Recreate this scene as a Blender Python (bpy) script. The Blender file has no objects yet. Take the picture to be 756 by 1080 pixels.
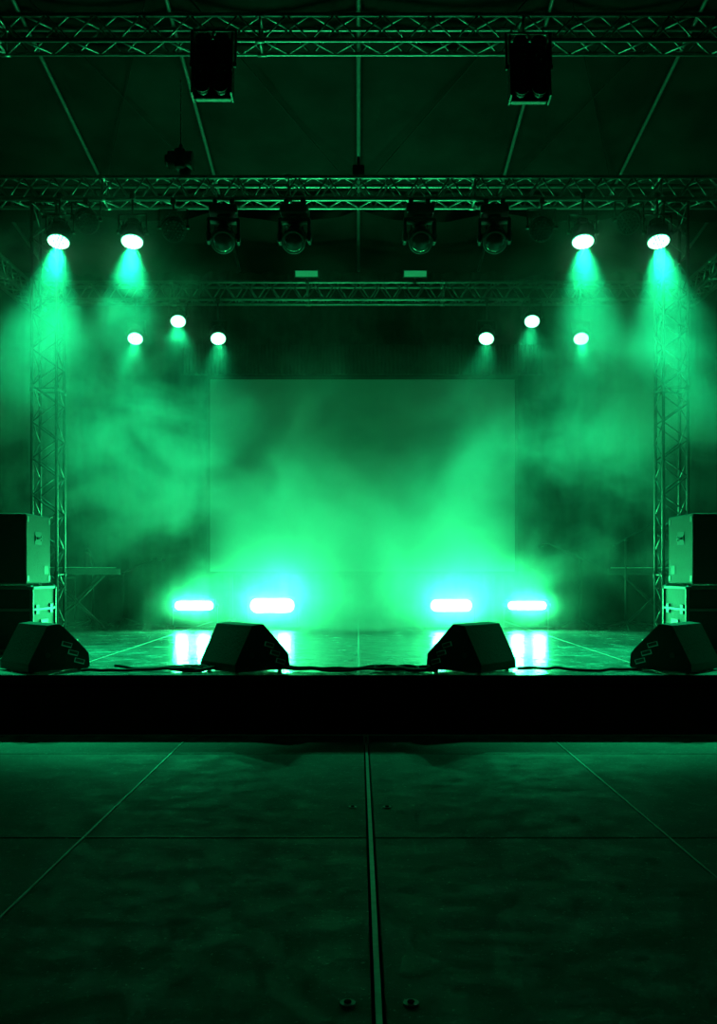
import bpy, bmesh, math, random
from mathutils import Vector, Matrix, Euler
random.seed(7)
S=bpy.context.scene
S.view_settings.view_transform='Standard'
COL=S.collection

# ---------------------------------------------------------------- materials
def newmat(name):
    m=bpy.data.materials.new(name); m.use_nodes=True
    nt=m.node_tree; nt.nodes.clear()
    out=nt.nodes.new('ShaderNodeOutputMaterial')
    return m,nt,out
def pbr(name,col,rough=.5,metal=0.0,noise=0.0,nscale=8,bump=0.0,rvar=0.0,spec=.5):
    m,nt,out=newmat(name)
    b=nt.nodes.new('ShaderNodeBsdfPrincipled')
    b.inputs['Base Color'].default_value=(*col,1); b.inputs['Roughness'].default_value=rough
    b.inputs['Metallic'].default_value=metal; b.inputs['Specular IOR Level'].default_value=spec
    nt.links.new(b.outputs[0],out.inputs[0])
    tc=nt.nodes.new('ShaderNodeTexCoord'); n=nt.nodes.new('ShaderNodeTexNoise')
    n.inputs['Scale'].default_value=nscale; n.inputs['Detail'].default_value=8; n.inputs['Roughness'].default_value=.65
    nt.links.new(tc.outputs['Object'],n.inputs['Vector'])
    if noise>0:
        r=nt.nodes.new('ShaderNodeValToRGB')
        r.color_ramp.elements[0].position=.35; r.color_ramp.elements[1].position=.68
        r.color_ramp.elements[0].color=(*[c*(1-noise) for c in col],1)
        r.color_ramp.elements[1].color=(*[min(1,c*(1+noise)) for c in col],1)
        nt.links.new(n.outputs[0],r.inputs[0]); nt.links.new(r.outputs[0],b.inputs['Base Color'])
    if rvar>0:
        mr=nt.nodes.new('ShaderNodeMapRange')
        mr.inputs['From Min'].default_value=.3; mr.inputs['From Max'].default_value=.7
        mr.inputs['To Min'].default_value=max(.05,rough-rvar); mr.inputs['To Max'].default_value=min(1,rough+rvar)
        nt.links.new(n.outputs[0],mr.inputs[0]); nt.links.new(mr.outputs[0],b.inputs['Roughness'])
    if bump>0:
        bp=nt.nodes.new('ShaderNodeBump'); bp.inputs['Strength'].default_value=bump; bp.inputs['Distance'].default_value=.01
        nt.links.new(n.outputs[0],bp.inputs['Height']); nt.links.new(bp.outputs[0],b.inputs['Normal'])
    return m
def emit(name,col,s):
    m,nt,out=newmat(name)
    e=nt.nodes.new('ShaderNodeEmission'); e.inputs[0].default_value=(*col,1); e.inputs[1].default_value=s
    nt.links.new(e.outputs[0],out.inputs[0]); m.cycles.emission_sampling='NONE'
    return m
M_ALU=pbr('aluminium_truss',(.30,.31,.31),.42,.9,.15,20)
M_ALUD=pbr('dull_steel_tower',(.14,.14,.14),.5,.7,.2,20)
M_BLK=pbr('black_powder_coat',(.022,.022,.024),.5,0,.3,25,.2)
M_HOUS=pbr('fixture_housing',(.016,.016,.017),.42,0,.3,25,.1)
M_SPK=pbr('speaker_paint',(.014,.014,.014),.6,0,.3,60,.6,spec=.25)
M_PORT=pbr('port_trim_grey',(.75,.75,.75),.45,0,.1,60)
M_GRL=pbr('speaker_grille',(.008,.008,.008),.6,.3,.3,80,.5)
M_GLS=pbr('dark_lens_glass',(.02,.02,.02),.08,0)
M_RUB=pbr('cable_rubber',(.005,.005,.005),.7,spec=.15)
M_CASE=pbr('flightcase_laminate',(.012,.012,.012),.6,0,.3,30,.2,spec=.2)
M_RIM=pbr('case_extrusion',(.06,.06,.06),.5,.5,.2,30)
M_CURT=pbr('black_molton',(.022,.022,.022),.95,0,.3,6,.3,spec=.1)
M_TENT=pbr('tent_fabric',(.008,.008,.008),.85,0,.5,1.2,.3,spec=.08)
M_STAGE=pbr('stage_deck',(.20,.20,.20),.21,0,.45,5,.22,.08)
M_FLOOR=pbr('scuffed_deck',(.034,.034,.034),.6,0,.9,6,.5,.18)
M_FASC=pbr('fascia_black',(.003,.003,.003),.95,0,.3,4,spec=.05)
M_SCR=pbr('screen_vinyl',(.28,.28,.28),.8,0,.05,2)
M_WHT=pbr('work_light_glass',(.7,.7,.7),.3)
M_LED=emit('led_lens',(.36,1,.62),9)
M_LEDB=emit('led_lens_base',(.06,1,.42),2.4)
M_BAR=emit('blinder_lens',(.45,1,.66),14)

# dusty speckle and scuffs on the audience deck
nt=M_FLOOR.node_tree
bs=[n for n in nt.nodes if n.type=='BSDF_PRINCIPLED'][0]
ramp=[n for n in nt.nodes if n.type=='VALTORGB'][0]; tc=[n for n in nt.nodes if n.type=='TEX_COORD'][0]
prev=ramp.outputs[0]
for sc_,lo_,hi_,c_ in ((13,.57,.66,.13),(45,.60,.66,.40)):
    n2=nt.nodes.new('ShaderNodeTexNoise'); n2.inputs['Scale'].default_value=sc_; n2.inputs['Detail'].default_value=6; n2.inputs['Roughness'].default_value=.8
    nt.links.new(tc.outputs['Object'],n2.inputs['Vector'])
    r2=nt.nodes.new('ShaderNodeValToRGB'); r2.color_ramp.elements[0].position=lo_; r2.color_ramp.elements[1].position=hi_
    r2.color_ramp.elements[0].color=(0,0,0,1); r2.color_ramp.elements[1].color=(1,1,1,1)
    nt.links.new(n2.outputs[0],r2.inputs[0])
    mx=nt.nodes.new('ShaderNodeMix'); mx.data_type='RGBA'; mx.inputs['B'].default_value=(c_,c_,c_,1)
    nt.links.new(r2.outputs[0],mx.inputs['Factor']); nt.links.new(prev,mx.inputs['A']); prev=mx.outputs['Result']
nt.links.new(prev,bs.inputs['Base Color'])

# ---------------------------------------------------------------- mesh builder
class B:
    def __init__(s,name,mats):
        s.bm=bmesh.new(); s.name=name; s.mats=mats
    def _fin(s,verts,mi,M):
        if M is not None: bmesh.ops.transform(s.bm,matrix=M,verts=verts)
        fs=set()
        for v in verts:
            for f in v.link_faces: fs.add(f)
        for f in fs: f.material_index=mi
        return fs
    def box(s,c,d,mi=0,M=None,bev=0.0):
        r=bmesh.ops.create_cube(s.bm,size=1); v=r['verts']
        bmesh.ops.transform(s.bm,matrix=Matrix.Translation(c)@Matrix.Diagonal((*d,1)),verts=v)
        if bev>0:
            es=list({e for x in v for e in x.link_edges})
            rr=bmesh.ops.bevel(s.bm,geom=es,offset=bev,segments=2,affect='EDGES',profile=.5)
            v=list({x for f in rr['faces'] for x in f.verts}|{x for x in v if x.is_valid})
            seen=set(v); st=list(v)
            while st:
                x=st.pop()
                for e in x.link_edges:
                    y=e.other_vert(x)
                    if y not in seen: seen.add(y); st.append(y)
            v=list(seen)
        s._fin(v,mi,M)
    def tube(s,a,b,r,mi=0,seg=8,r2=None,M=None,cap=True,smooth=True):
        a=Vector(a); b=Vector(b); d=b-a; L=d.length
        rr=bmesh.ops.create_cone(s.bm,cap_ends=cap,segments=seg,radius1=r,radius2=r if r2 is None else r2,depth=L)
        q=d.to_track_quat('Z','Y').to_matrix().to_4x4()
        bmesh.ops.transform(s.bm,matrix=Matrix.Translation((a+b)/2)@q,verts=rr['verts'])
        fs=s._fin(rr['verts'],mi,M)
        if smooth:
            for f in fs:
                if len(f.verts)==4: f.smooth=True
    def sph(s,c,r,mi=0,sc=(1,1,1),M=None,seg=12):
        rr=bmesh.ops.create_uvsphere(s.bm,u_segments=seg,v_segments=max(6,seg//2),radius=r)
        bmesh.ops.transform(s.bm,matrix=Matrix.Translation(c)@Matrix.Diagonal((*sc,1)),verts=rr['verts'])
        for f in s._fin(rr['verts'],mi,M): f.smooth=True
    def prism(s,prof,w,mi=0,M=None):
        a=[s.bm.verts.new((-w/2,y,z)) for y,z in prof]; b=[s.bm.verts.new((w/2,y,z)) for y,z in prof]
        s.bm.faces.new(a); s.bm.faces.new(b[::-1])
        n=len(prof)
        for i in range(n): s.bm.faces.new((a[i],b[i],b[(i+1)%n],a[(i+1)%n]))
        s._fin(a+b,mi,M)
    def done(s,loc=(0,0,0),rot=(0,0,0),bevel=0):
        bmesh.ops.recalc_face_normals(s.bm,faces=s.bm.faces[:])
        me=bpy.data.meshes.new(s.name); s.bm.to_mesh(me); s.bm.free()
        for m in s.mats: me.materials.append(m)
        o=bpy.data.objects.new(s.name,me); o.location=loc; o.rotation_euler=rot; COL.objects.link(o)
        if bevel>0:
            md=o.modifiers.new('bevel','BEVEL'); md.width=bevel; md.segments=2; md.limit_method='ANGLE'
        return o
GREEN=(0.010,1.0,0.31)
BGREEN=(0.026,1.0,0.27)
def spot(parent,loc_local,dirv_local,power,ang,blend=.6,rad=.08,col=GREEN,name='lamp'):
    l=bpy.data.lights.new(name,'SPOT'); l.energy=power; l.spot_size=math.radians(ang); l.spot_blend=blend
    l.shadow_soft_size=rad; l.color=col
    o=bpy.data.objects.new(name,l); COL.objects.link(o); o.parent=parent
    o.location=loc_local; o.rotation_euler=Vector(dirv_local).to_track_quat('-Z','Y').to_euler()
    return o
def curve(name,pts,r,mat):
    cu=bpy.data.curves.new(name,'CURVE'); cu.dimensions='3D'; cu.bevel_depth=r; cu.bevel_resolution=2; cu.resolution_u=8
    sp=cu.splines.new('NURBS'); sp.points.add(len(pts)-1)
    for p,q in zip(sp.points,pts): p.co=(*q,1)
    sp.use_endpoint_u=True; sp.order_u=4
    cu.materials.append(mat)
    o=bpy.data.objects.new(name,cu); COL.objects.link(o); return o

CAMZ=1.19; ST=0.44

# ---------------------------------------------------------------- foreground deck
b=B('floor',[M_FLOOR,M_ALU,M_FASC])
xs=[-6.2,-3.84,-1.24,.055,1.40,3.95,6.2]; ys=[-1.4,2.0,4.27,6.26,6.98]
g=.007
for i in range(len(xs)-1):
    for j in range(len(ys)-1):
        gx=.019 if abs(xs[i]-.055)<.01 else g; gx2=.019 if abs(xs[i+1]-.055)<.01 else g
        b.box(((xs[i]+gx+xs[i+1]-gx2)/2,(ys[j]+ys[j+1])/2,-.03),(xs[i+1]-xs[i]-gx-gx2,ys[j+1]-ys[j]-2*g,.06),0,bev=.004)
b.box((0,2.8,-.09),(12.4,8.3,.05),2)
b.box((.055,2.8,-.002),(.018,8.2,.010),1)
for x in (-1.24,1.40):
    b.box((x,2.8,-.001),(.009,8.2,.007),1)
b.box((-2.9,4.285,.0),(5.8,.006,.004),1)
for x in (-.03,.145):
    for k in range(2):
        b.tube((x,2.62+2.2*k,-.002),(x,2.62+2.2*k,.006),.022,1,14)
        b.tube((x,2.62+2.2*k,.004),(x,2.62+2.2*k,.010),.010,2,8)
b.done()

# ---------------------------------------------------------------- stage
b=B('stage_platform',[M_STAGE,M_ALU,M_FASC])
sx=[-6.1,-4.3,-2.29,0.0,2.29,4.3,6.1]; sy=[7.0,9.7,12.0,14.86]
for i in range(6):
    for j in range(3):
        b.box(((sx[i]+sx[i+1])/2,(sy[j]+sy[j+1])/2,ST-.03),(sx[i+1]-sx[i]-.012,sy[j+1]-sy[j]-.012,.06),0,bev=.003)
for x in sx[1:-1]:
    b.box((x,10.93,ST-.001),(.014 if x==0 else .008,7.84,.006),1)
b.box((0,10.93,ST-.085),(12.16,7.82,.05),2)
b.box((0,6.995,ST-.03),(12.1,.012,.062),2)
for i in range(81):
    x=-6.0+i*.15
    b.box((x,7.03+.006*math.sin(i*1.9),(ST-.06)/2),(.152,.03,ST-.06),2)
b.box((0,10.95,.17),(12.1,7.78,.33),2)
b.done()

# ---------------------------------------------------------------- room shell
def pleated(name,p0,p1,z0,z1,amp=.06,wl=.32,mat=M_CURT,nz=6):
    p0=Vector(p0);p1=Vector(p1);L=(p1-p0).length;n=int(L/.05); d=(p1-p0).normalized(); nn=Vector((-d.y,d.x))
    bm=bmesh.new(); rows=[]
    for k in range(nz+1):
        z=z0+(z1-z0)*k/nz; row=[]
        for i in range(n+1):
            t=i*L/n
            a=amp*(math.sin(t*2*math.pi/wl+.6*math.sin(t*1.7))+.4*math.sin(t*7.1+k*.35))
            q=p0+d*t+nn*a; row.append(bm.verts.new((q.x,q.y,z)))
        rows.append(row)
    for k in range(nz):
        for i in range(n):
            f=bm.faces.new((rows[k][i],rows[k][i+1],rows[k+1][i+1],rows[k+1][i])); f.smooth=True
    me=bpy.data.meshes.new(name); bm.to_mesh(me); bm.free(); me.materials.append(mat)
    o=bpy.data.objects.new(name,me); COL.objects.link(o); return o
pleated('wall_back',(-6.1,15.0),(6.1,15.0),0,5.95)
pleated('wall_left',(-6.3,-1.5),(-6.3,15.1),0,6.0)
pleated('wall_right',(6.3,-1.5),(6.3,15.1),0,6.0)

RX=[-6.4,-4.85,-3.33,-1.85,0,1.87,3.35,4.9,6.4]
def roofz(y): return 8.04-.142*y
bm=bmesh.new(); NX=96; NY=60; grid=[]
for j in range(NY+1):
    y=-1.6+16.8*j/NY; row=[]
    for i in range(NX+1):
        x=-6.4+12.8*i/NX
        for k in range(8):
            if RX[k]<=x<=RX[k+1]+1e-6: t=(x-RX[k])/(RX[k+1]-RX[k]); break
        sag=.10*math.sin(math.pi*t)+.025*math.sin(y*3.1+x*2)*math.sin(math.pi*t)
        row.append(bm.verts.new((x,y,roofz(y)+.10-sag+.0)))
    grid.append(row)
for j in range(NY):
    for i in range(NX):
        f=bm.faces.new((grid[j][i],grid[j][i+1],grid[j+1][i+1],grid[j+1][i])); f.smooth=True
me=bpy.data.meshes.new('ceiling'); bm.to_mesh(me); bm.free(); me.materials.append(M_TENT)
COL.objects.link(bpy.data.objects.new('ceiling',me))
b=B('roof_rafters',[M_ALU,M_RUB])
for x in RX[1:-1]:
    r=.024 if x==0 else .020
    b.tube((x,-1.4,roofz(-1.4)-.02),(x,14.8,roofz(14.8)-.02),r,0,8)
for y in (6.2,12.6):
    b.tube((-6.1,y,roofz(y)-.06),(6.1,y,roofz(y)-.06),.018,0,8)
for sx_ in (-1,1):
    b.tube((sx_*1.85,8.6,roofz(8.6)-.05),(0.0,12.5,roofz(12.5)-.08),.008,1,6)
    b.tube((sx_*3.35,8.6,roofz(8.6)-.05),(sx_*1.86,12.5,roofz(12.5)-.08),.006,1,6)
    b.tube((sx_*3.35,12.5,roofz(12.5)-.05),(sx_*1.86,8.6,roofz(8.6)-.08),.006,1,6)
b.done()
bm=bmesh.new(); n=120
xs_=[-4.9+9.8*i/n for i in range(n+1)]
rows=[]
for k in range(5):
    row=[]
    for i,x in enumerate(xs_):
        t=abs(math.sin((x)*math.pi/1.86)); 
        zt=roofz(12.65)-.09; zb=zt-.10-.17*(t**.7)
        z=zt+(zb-zt)*k/4
        row.append(bm.verts.new((x,12.65+.03*math.sin(x*9+k),z)))
    rows.append(row)
for k in range(4):
    for i in range(n):
        f=bm.faces.new((rows[k][i],rows[k][i+1],rows[k+1][i+1],rows[k+1][i])); f.smooth=True
me=bpy.data.meshes.new('fabric_valance'); bm.to_mesh(me); bm.free(); me.materials.append(M_TENT)
COL.objects.link(bpy.data.objects.new('fabric_valance',me))

# ---------------------------------------------------------------- trusses
def truss(name,L,s,bay=None,r=.024,rb=.011,mat=None):
    b=B(name,[mat or M_ALU]); h=s/2-r; bay=bay or s*1.15; n=max(2,round(L/bay)); bay=L/n
    for y in (-h,h):
        for z in (-h,h): b.tube((-L/2,y,z),(L/2,y,z),r,0,10)
    for i in range(n):
        x0=-L/2+i*bay; x1=x0+bay; xm=(x0+x1)/2
        for (a,c) in (((-h,-h),(-h,h)),((h,-h),(h,h)),((-h,-h),(h,-h)),((-h,h),(h,h))):
            b.tube((x0,a[0],a[1]),(xm,c[0],c[1]),rb,0,6); b.tube((xm,c[0],c[1]),(x1,a[0],a[1]),rb,0,6)
    for k in range(int(L//2)+1):
        x=min(L/2,-L/2+k*2)
        b.tube((x,-h,-h),(x,-h,h),rb*1.2,0,6);b.tube((x,h,-h),(x,h,h),rb*1.2,0,6);b.tube((x,-h,-h),(x,h,-h),rb*1.2,0,6);b.tube((x,-h,h),(x,h,h),rb*1.2,0,6)
        for y in (-h,h):
            for z in (-h,h): b.tube((max(-L/2,x-.035),y,z),(min(L/2,x+.035),y,z),r*1.35,0,10)
    return b
truss('lighting_truss',9.5,.225,.36,.016,.008).done((0,7.3,5.34))
truss('lighting_truss',9.5,.28,.33,.022,.010).done((0,10.3,5.33))
truss('lighting_truss',9.5,.30,.33).done((0,14.0,5.33))
for sgn in (-1,1):
    truss('lighting_truss',7.6,.28,.33).done((sgn*4.9,10.7,5.33),(0,0,math.pi/2))
for x in (-3.37,3.40):
    z0=ST+.022; z1=5.180
    truss('truss_tower',z1-z0,.30,.40,.018,.008,M_ALUD).done((x,10.3,(z0+z1)/2),(0,math.pi/2,0))
    b=B('truss_base_plate',[M_ALUD]); b.box((0,0,.011),(.5,.5,.02),0,bev=.004); b.done((x,10.3,ST))

# ---------------------------------------------------------------- par cans
def par_geo(name,lit,scale=1.0):
    b=B(name,[M_HOUS,M_LEDB if lit else M_GLS,M_LED if lit else M_GLS,M_ALU])
    R=.115*scale
    b.tube((0,0,-.012),(0,0,.12),R*1.06,0,28); b.tube((0,0,.12),(0,0,.20),R*1.06,0,28,r2=R*.72)
    b.tube((0,0,.20),(0,0,.235),R*.6,0,20)
    for k in range(10):
        a=k*math.pi/5; c,s_=math.cos(a),math.sin(a)
        b.box((R*1.0*c,R*1.0*s_,.11),(.012,.012,.15),0)
    b.tube((0,0,-.0185),(0,0,-.0125),R*.97,1,28)
    rings=[(0,1),(.30,6),(.58,12),(.84,18)]
    for rr,n in rings:
        for k in range(n):
            a=2*math.pi*k/n
            b.sph((R*rr*math.cos(a),R*rr*math.sin(a),-.0185),R*.105,2,seg=8)
    return b
def par(loc,d,lit=True,power=0,ang=40,hang=5.19,scale=1.0,name='par_light'):
    d=Vector(d).normalized()
    q=(-d).to_track_quat('Z','Y').to_matrix().to_4x4()
    b=par_geo(name,lit,scale); bmesh.ops.transform(b.bm,matrix=q,verts=b.bm.verts[:])
    c=-d*.10
    R=.145*scale; zt=hang-loc[2]
    top=c.z+.19
    for sx_ in (-1,1):
        b.tube((c.x+sx_*R,c.y,c.z),(c.x+sx_*R,c.y,top),.009,0,6)
        b.tube((c.x+sx_*(R-.03),c.y,c.z),(c.x+sx_*(R+.02),c.y,c.z),.02,0,10)
    b.tube((c.x-R,c.y,top),(c.x+R,c.y,top),.009,0,6)
    if zt>top: 
        b.tube((c.x,c.y,top),(c.x,c.y,zt),.012,0,8); b.box((c.x,c.y,zt-.035),(.05,.05,.07),0,bev=.006)
    o=b.done(loc)
    if lit: spot(o,d*.05,d,power,ang,1.0,.06)
    return o
PW=1700
PARS=((-3.14,.0),(-2.37,.04),(2.35,-.04),(3.14,-.0))
for x,dx in PARS:
    par((x,9.93,4.68),(dx,-.34,-.94),True,PW,50)
for x,z,dx in ((-3.23,4.6,.1),(-2.61,4.85,.1),(-2.03,4.6,.15),(1.85,4.6,-.15),(2.51,4.85,-.1),(3.22,4.6,-.1)):
    par((x,13.72,z),(dx,-.62,-.78),True,700,50,scale=.95)
for x,z,dx in ((-2.87,4.9,.3),(-1.95,4.82,.2),(1.93,4.82,-.2),(2.85,4.9,-.3)):
    par((x,10.02,z),(dx,-.75,-.55),False,scale=1.05)
# unseen fill pars added on the rafters to brighten wedge fronts and deck
for x in (-3.33,3.35):
    par((x,2.0,7.0),(-x*.35,5.9,-6.1),True,230,36,hang=roofz(2.0)-.03)

# ---------------------------------------------------------------- moving heads
def moving_head(loc,pan):
    b=B('moving_head_light',[M_HOUS,M_GLS,M_BLK])
    b.box((0,0,.0),(.30,.24,.10),0,bev=.02)
    for sx_ in (-1,1):
        b.tube((sx_*.09,0,.04),(sx_*.09,0,.13),.014,0,8); b.box((sx_*.09,0,.11),(.05,.05,.05),2,bev=.005)
    b.tube((0,0,-.05),(0,0,-.08),.07,0,20)
    b.box((0,0,-.095),(.34,.12,.04),0,bev=.012)
    for sx_ in (-1,1):
        b.box((sx_*.158,0,-.21),(.035,.12,.26),0,bev=.014)
        b.tube((sx_*.13,0,-.27),(sx_*.182,0,-.27),.045,0,16)
    M=Matrix.Translation((0,0,-.27))@Euler((math.radians(38),0,0)).to_matrix().to_4x4()
    b.tube((0,.13,0),(0,-.02,0),.10,0,24,r2=.128,M=M)
    b.tube((0,.18,0),(0,.13,0),.07,0,24,r2=.10,M=M)
    b.tube((0,-.02,0),(0,-.15,0),.128,0,28,M=M)
    b.tube((0,-.15,0),(0,-.165,0),.128,2,28,r2=.118,M=M)
    b.sph((0,-.155,0),.105,1,sc=(1,.35,1),M=M,seg=24)
    for k in range(8):
        a=k*math.pi/4; b.box((.125*math.cos(a),.03,.125*math.sin(a)),(.016,.12,.016),2,M=M)
    return b.done(loc,(0,0,pan))
for x,p in ((-1.44,.1),(-.68,-.05),(.65,.05),(1.45,-.1)):
    moving_head((x,10.12,5.05),p)

# ---------------------------------------------------------------- audience blinders on the front truss
def aud_blinder(loc):
    b=B('audience_blinder',[M_HOUS,M_GLS,M_ALU])
    b.box((0,.04,0),(.27,.05,.48),0,bev=.01)
    for sx_ in (-1,1): b.box((sx_*.145,0,0),(.012,.12,.49),0)
    for r in range(4):
        for c in (-1,1):
            x=c*.067; z=-.18+r*.12
            b.tube((x,.03,z),(x,-.05,z),.042,0,18,r2=.056)
            b.tube((x,-.05,z),(x,-.062,z),.058,0,18)
            b.sph((x,-.05,z),.047,1,sc=(1,.4,1),seg=14)
    for sx_ in (-1,1): b.tube((sx_*.165,0,.02),(sx_*.165,0,.30),.009,0,8); b.tube((sx_*.14,0,.02),(sx_*.175,0,.02),.02,0,10)
    b.tube((-.165,0,.30),(.165,0,.30),.010,0,8); b.tube((0,0,.30),(0,.10,.315),.014,0,8)
    b.box((0,.09,.315),(.05,.05,.06),0,bev=.005)
    return b.done(loc,(math.radians(-8),0,0))
aud_blinder((-1.08,7.04,4.95)); aud_blinder((1.265,7.04,4.93))

# ---------------------------------------------------------------- chain hoist
def hoist(loc):
    b=B('chain_hoist',[M_HOUS,M_ALUD])
    b.tube((-.13,0,.20),(.13,0,.20),.10,0,20); b.box((0,0,.20),(.12,.20,.22),0,bev=.03)
    b.tube((-.165,0,.20),(-.13,0,.20),.065,0,16)
    b.sph((.05,0,.08),.07,0,sc=(1,.8,1.1))
    b.tube((0,0,.28),(0,0,.37),.02,1,8)
    top=roofz(loc[1])-.03-loc[2]; z=.36; k=0
    while z<top:
        b.box((0,0,z),(.014,.005,.03) if k%2 else (.005,.014,.03),1); z+=.026; k+=1
    return b.done(loc)
hoist((-1.93,10.3,5.475)); 
b=B('rigging_clamp',[M_HOUS]); b.box((0,0,.07),(.13,.14,.13),0,bev=.015); b.tube((0,0,.12),(0,0,.24),.018,0,8); b.done((0,10.3,5.475))

for x in (-.75,.82):
    b=B('work_floodlight',[M_HOUS,M_WHT])
    b.box((0,0,0),(.36,.10,.11),0,bev=.01); b.box((0,-.052,0),(.32,.01,.08),1)
    b.box((0,.02,-.09),(.02,.02,.08),0)
    b.box((0,.08,-.13),(.05,.18,.02),0)
    b.done((x,13.74,5.36+.18),(math.radians(20),0,0))

# ---------------------------------------------------------------- floor blinders
BL=[(-2.25,.52,.12,450),(-1.18,.60,.19,850),(1.27,.56,.16,760),(2.31,.52,.11,450)]
def floor_blinder(x,w,h,p):
    b=B('floor_blinder_light',[M_HOUS,M_BAR,M_BLK])
    b.box((0,.05,0),(w+.05,.12,h+.05),0,bev=.012)
    n=5
    b.box((0,-.013,0),(w-h,.012,h),1,bev=.004)
    for s_ in (-1,1): b.tube((s_*(w-h)/2,-.008,0),(s_*(w-h)/2,-.019,0),h/2,1,24)
    for k in range(1,n):
        b.box((-w/2+k*w/n,-.02,0),(.006,.010,h*.96),0)
    for sx_ in (-1,1):
        b.box((sx_*(w/2+.045),.05,-.12),(.012,.06,.36),0)
        b.box((sx_*(w/2+.045),.05,-.30+.0),(.05,.34,.02),0)
        b.tube((sx_*(w/2+.02),.05,0),(sx_*(w/2+.07),.05,0),.025,0,12)
    b.box((0,.05,-.30),(w+.1,.05,.02),0)
    o=b.done((x,13.0,ST+.312))
    for s_ in (-1,1):
        spot(o,(s_*w*.28,-.13,0),(0,-.88,.48),p/2,166,.6,.08,BGREEN)
    return o
for a in BL: floor_blinder(*a)

# ---------------------------------------------------------------- screen
b=B('projection_screen',[M_SCR,M_BLK])
b.box((0,0,0),(4.62,.03,2.92),0)
for sx_ in (-1,1): b.box((sx_*2.335,.01,0),(.05,.06,3.02),1)
b.box((0,.01,-1.48),(4.72,.06,.05),1); b.box((0,.01,1.48),(4.72,.06,.05),1)
for sx_ in (-1,1):
    b.box((sx_*2.0,.05,-1.84),(.05,.05,.70),1); b.box((sx_*2.0,.05,-2.21),(.08,.6,.04),1)
b.done((.06,14.40,2.68))
b=B('screen_pelmet',[M_CURT]); b.box((0,0,0),(5.4,.06,.44),0); 
for i in range(90): b.tube((-2.67+i*.06,-.035,-.22),(-2.67+i*.06,-.035,.22),.02,0,6)
for sx_ in (-1,1): b.tube((sx_*2.4,0,.2),(sx_*2.4,-.12,.78),.01,0,6)
b.done((.06,14.25,4.40))

# ---------------------------------------------------------------- wedges
def wedge(loc,rotz):
    b=B('stage_monitor',[M_SPK,M_GRL,M_BLK,M_PORT])
    w=.50
    prof=[(0,0),(0,.06),(.15,.345),(.25,.355),(.49,.12),(.50,.02),(.48,0)]
    prof=[(y-.25,z) for y,z in prof]
    b.prism(prof,w,0)
    mid=Vector((0,(.25+.49)/2-.25,(.355+.12)/2)); ang=math.atan2(.12-.355,.24)
    M=Matrix.Translation(mid+Vector((0,.004,.006)))@Euler((ang,0,0)).to_matrix().to_4x4()
    b.box((0,0,0),(w-.05,.30,.012),1,M=M,bev=.004)
    for s_ in (-1,1):
        # three stacked slot ports following the sloping baffle
        for k in range(3):
            z=.062+k*.066; y0=.160-k*.052
            M=Matrix.Translation((s_*(w/2+.001),y0,z))@Euler((math.radians(-16),0,0)).to_matrix().to_4x4()
            b.box((0,0,0),(.008,.084,.036),3,M=M,bev=.001)
            b.box((s_*.002,0,.002),(.010,.072,.024),2,M=M)
        b.tube((s_*(w/2-.002),-.10,.12),(s_*(w/2+.004),-.10,.12),.022,2,14)
    for sx_ in (-1,1):
        for y in (-.20,.19): b.tube((sx_*.2,y,-.012),(sx_*.2,y,.001),.018,2,10)
    return b.done(loc,(0,0,rotz),bevel=.008)
WZ=ST+.0125
wedge((-.885,7.39,WZ),math.radians(-50))
wedge((.880,7.39,WZ),math.radians(50))
wedge((-2.45,7.41,WZ),math.radians(-46))
wedge((2.47,7.41,WZ),math.radians(46))

# ---------------------------------------------------------------- PA speakers + cases
def speaker(loc):
    b=B('pa_speaker',[M_SPK,M_GRL,M_BLK,M_ALUD])
    b.box((0,0,.325),(.62,.68,.65),0,bev=.012)
    b.box((0,-.342,.325),(.56,.012,.59),1,bev=.004)
    for sx_ in (-1,1):
        b.box((sx_*.309,-.02,.43),(.008,.19,.12),2,bev=.002)
        b.tube((sx_*.318,-.09,.43),(sx_*.318,.05,.43),.012,0,10)
        for yy in (-.10,.06): b.box((sx_*.314,yy,.43),(.012,.018,.05),3)
        for z in (.05,.6):
            for y in (-.3,.3): b.box((sx_*.311,y,z),(.006,.05,.05),3,bev=.001)
        b.box((sx_*.311,.2,.13),(.006,.12,.08),2)
    return b.done(loc)
speaker((-3.36,9.05,ST+.655)); speaker((3.38,9.05,ST+.655))
def case(loc,d=(.64,.66,.63)):
    b=B('flight_case',[M_CASE,M_RIM,M_BLK])
    w,l,h=d
    b.box((0,0,h/2+.02),(w-.01,l-.01,h-.05),0)
    for x in (-w/2,w/2):
        for y in (-l/2,l/2): b.box((x*.985,y*.985,h/2+.01),(.03,.03,h-.04),1,bev=.004)
        for z in (.035,h*.66,h-.012): b.box((x*.985,0,z),(.026,l,.026),1,bev=.003)
        b.box((x*1.005,0,h*.40),(.008,.20,.13),2); b.tube((x*1.02,-.07,h*.42),(x*1.02,.07,h*.42),.009,1,8)
        for y in (-.2,.2): b.box((x*1.008,y,h*.66),(.01,.08,.09),1,bev=.003)
    for y in (-l/2,l/2):
        for z in (.035,h*.66,h-.012): b.box((0,y*.985,z),(w,.026,.026),1,bev=.003)
    for x in (-1,1):
        for y in (-1,1):
            for z in (.035,h-.015): b.sph((x*(w/2-.01),y*(l/2-.01),z),.026,1,seg=10)
    return b.done(loc)
case((-3.32,9.05,ST)); case((3.34,9.05,ST))

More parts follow.
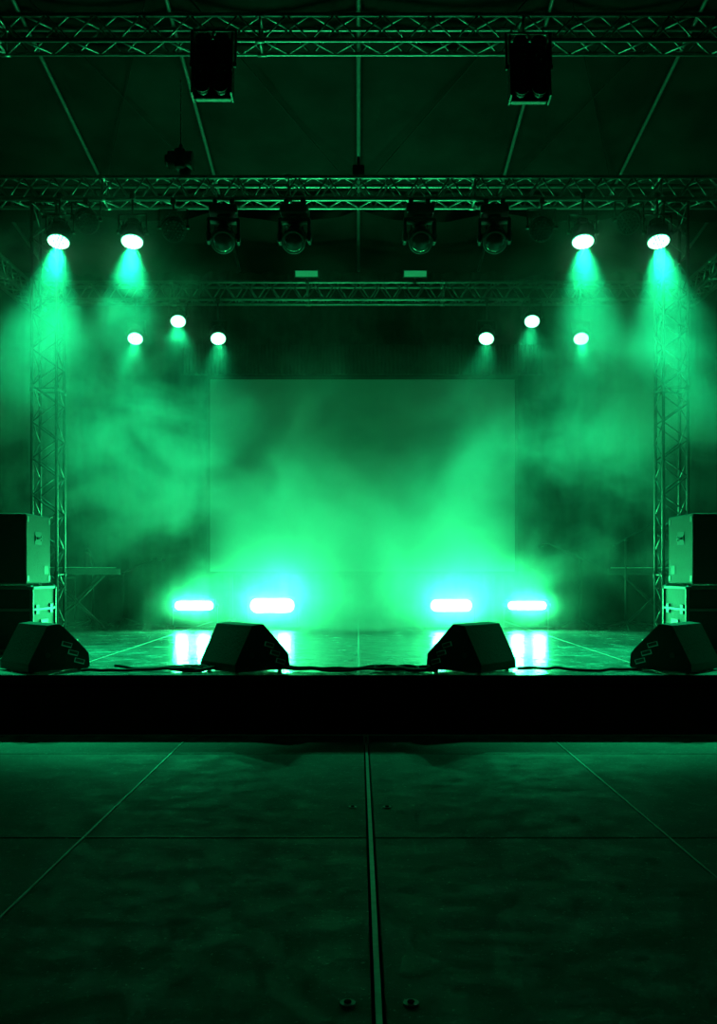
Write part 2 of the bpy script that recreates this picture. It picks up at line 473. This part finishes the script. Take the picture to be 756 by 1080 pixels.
# ---------------------------------------------------------------- mic stands, keyboards
def mic_stand(loc,rot,h=1.25,boom=True):
    b=B('microphone_stand',[M_BLK,M_BLK,M_GRL])
    for k in range(3):
        a=k*2.094; b.tube((0,0,.12),(.30*math.cos(a),.30*math.sin(a),.012),.011,0,8)
    b.tube((0,0,.08),(0,0,h),.013,0,10); b.sph((0,0,h),.025,0)
    if boom:
        b.tube((-.2,0,h-.08),(.45,0,h+.22),.010,0,8); b.tube((.45,0,h+.22),(.56,0,h+.2),.014,0,10,r2=.02)
        b.sph((.58,0,h+.195),.03,2)
    return b.done(loc,(0,0,rot))
mic_stand((3.10,13.2,ST),2.7,.95); mic_stand((3.55,12.6,ST),.4,1.2); mic_stand((-3.35,13.5,ST),.5,.75); mic_stand((-3.75,13.4,ST),2.0,.9)
def keyboard(loc,rot):
    b=B('keyboard_on_stand',[M_BLK,M_WHT,M_HOUS])
    b.box((0,0,.78),(1.1,.30,.09),0,bev=.015)
    for k in range(36): b.box((-.5+k*.028,-.07,.83),(.025,.13,.012),1)
    for s_ in (-1,1):
        b.tube((-.35,s_*.10,.73),(.35,s_*.10,.02),.014,2,8); b.tube((.35,s_*.10,.73),(-.35,s_*.10,.02),.014,2,8)
    for x in (-.35,.35):
        b.tube((x,-.2,.018),(x,.2,.018),.014,2,8); b.tube((x,-.15,.73),(x,.15,.73),.012,2,8)
    return b.done(loc,(0,0,rot))
keyboard((-3.75,12.6,ST),.5)
keyboard((4.0,13.0,ST),-.4)
case((-4.5,13.4,ST),(.8,.6,.7)); case((4.75,12.2,ST),(.7,.6,.8))

# ---------------------------------------------------------------- cables
def cable(x0,x1,y0,amp,n,seed,z=None):
    rnd=random.Random(seed); pts=[]
    for i in range(n+1):
        t=i/n; pts.append((x0+(x1-x0)*t,y0+amp*math.sin(t*9+seed)+rnd.uniform(-amp,amp)*.5,ST+.015+(.016 if rnd.random()>.6 else 0)))
    return curve('stage_cable',pts,.012,M_RUB)
cable(-.60,.60,7.22,.07,14,1); cable(-.58,.62,7.34,.09,12,2); cable(-2.1,-1.18,7.20,.06,12,3); cable(1.2,2.15,7.24,.06,12,5); cable(-1.9,-1.2,7.36,.06,9,8)
pts=[(-1.32+.16*math.cos(a*.7)*(1-.01*a)+.004*a,7.26+.13*math.sin(a*.7),ST+.015+.008*(a%4)) for a in range(34)]
curve('stage_cable',pts,.012,M_RUB)
pts=[(.22+.16*math.cos(a*.7)+.010*a,7.26+.12*math.sin(a*.7),ST+.015+.008*(a%4)) for a in range(26)]
curve('stage_cable',pts,.012,M_RUB)

# ---------------------------------------------------------------- haze
HZ=(0,11.5,ST+.03+2.5)
bm=bmesh.new(); bmesh.ops.create_cube(bm,size=1)
bmesh.ops.transform(bm,matrix=Matrix.Diagonal((11.6,6.3,5.0,1)),verts=bm.verts[:])
me=bpy.data.meshes.new('stage_haze'); bm.to_mesh(me); bm.free()
hz=bpy.data.objects.new('stage_haze',me); hz.location=HZ; COL.objects.link(hz)
m,nt,out=newmat('haze_smoke')
N=nt.nodes.new; L=nt.links.new
def math_(op,a,b_=None):
    n=N('ShaderNodeMath'); n.operation=op
    for i,v in enumerate((a,b_)):
        if v is None: continue
        if isinstance(v,(int,float)): n.inputs[i].default_value=v
        else: L(v,n.inputs[i])
    return n.outputs[0]
def mrange(v,a,b_,c,d,smooth=False):
    n=N('ShaderNodeMapRange')
    if smooth: n.interpolation_type='SMOOTHSTEP'
    for k,x in zip(('From Min','From Max','To Min','To Max'),(a,b_,c,d)): n.inputs[k].default_value=x
    L(v,n.inputs[0]); return n.outputs[0]
vol=N('ShaderNodeVolumePrincipled'); vol.inputs['Color'].default_value=(.93,.93,.93,1); vol.inputs['Anisotropy'].default_value=.15
tc=N('ShaderNodeTexCoord'); mp=N('ShaderNodeMapping'); mp.inputs['Scale'].default_value=(1,1,1.25); mp.inputs['Location'].default_value=(3.1,.7,1.9)
n1=N('ShaderNodeTexNoise'); n1.inputs['Scale'].default_value=.75; n1.inputs['Detail'].default_value=5; n1.inputs['Roughness'].default_value=.6; n1.inputs['Distortion'].default_value=.7
L(tc.outputs['Object'],mp.inputs[0]); L(mp.outputs[0],n1.inputs['Vector'])
base=mrange(n1.outputs[0],.45,.66,.012,.28,True)
sx3=N('ShaderNodeSeparateXYZ'); L(tc.outputs['Object'],sx3.inputs[0])
X,Y,Z=sx3.outputs
ax=math_('ABSOLUTE',X)
side=mrange(ax,1.5,2.8,0,1,True)
high=mrange(Z,-.6,.9,1,.08,True)
top=mrange(Z,1.7,2.35,1,.05)
far=mrange(Z,-2.0,-.2,.12,1)
midmask=math_('MULTIPLY',math_('MAXIMUM',high,side),far)
yr=mrange(Y,-2.7,-1.6,0,1)
d0=math_('MULTIPLY',math_('MULTIPLY',base,midmask),math_('MULTIPLY',top,yr))
def puff(c,r,amp,lo=.25,noisy=True):
    mpn=N('ShaderNodeMapping'); mpn.vector_type='TEXTURE'
    mpn.inputs['Location'].default_value=(c[0]-HZ[0],c[1]-HZ[1],c[2]-HZ[2]); mpn.inputs['Scale'].default_value=r
    L(tc.outputs['Object'],mpn.inputs[0])
    ln=N('ShaderNodeVectorMath'); ln.operation='LENGTH'; L(mpn.outputs[0],ln.inputs[0])
    v=mrange(ln.outputs['Value'],0,1,amp,0,True)
    if noisy: v=math_('MULTIPLY',v,mrange(n1.outputs[0],.40,.60,lo,1.4,True))
    return v
tot=d0
tot=math_('ADD',tot,puff((0.1,12.4,1.05),(2.6,1.6,2.0),.66,.6))
tot=math_('ADD',tot,puff((-1.4,12.7,.75),(2.2,1.1,1.0),.26,.4))
tot=math_('ADD',tot,puff((1.6,12.7,.75),(2.2,1.1,1.0),.26,.4))
tot=math_('ADD',tot,puff((-3.6,10.4,3.5),(2.0,1.6,1.45),.28,.35))
tot=math_('ADD',tot,puff((3.65,10.4,3.5),(2.0,1.6,1.55),.30,.35))
for x,w_,h_,p_ in BL:
    tot=math_('ADD',tot,puff((x,12.74,.74),(.50,.32,.32),1.2,1,False))  # extra haze density added around each floor blinder to shape its halo
for x,dx in PARS:
    tot=math_('ADD',tot,puff((x,9.85,4.5),(.48,.45,.5),.45,1,False))  # denser haze pocket added at each par lens to widen its glow
L(tot,vol.inputs['Density']); L(vol.outputs[0],out.inputs['Volume'])
me.materials.append(m)

# ---------------------------------------------------------------- world
w=bpy.data.worlds.new('night'); S.world=w; w.use_nodes=True
bg=w.node_tree.nodes['Background']; bg.inputs[0].default_value=(.03,1,.33,1); bg.inputs[1].default_value=.003

# ---------------------------------------------------------------- camera
cam=bpy.data.cameras.new('camera'); co=bpy.data.objects.new('camera',cam); COL.objects.link(co)
co.location=(0,0,CAMZ); co.rotation_euler=(math.pi/2,0,0)
cam.sensor_fit='AUTO'; cam.sensor_width=36; cam.lens=33.33; cam.shift_y=65/1080; cam.clip_end=100
S.camera=co
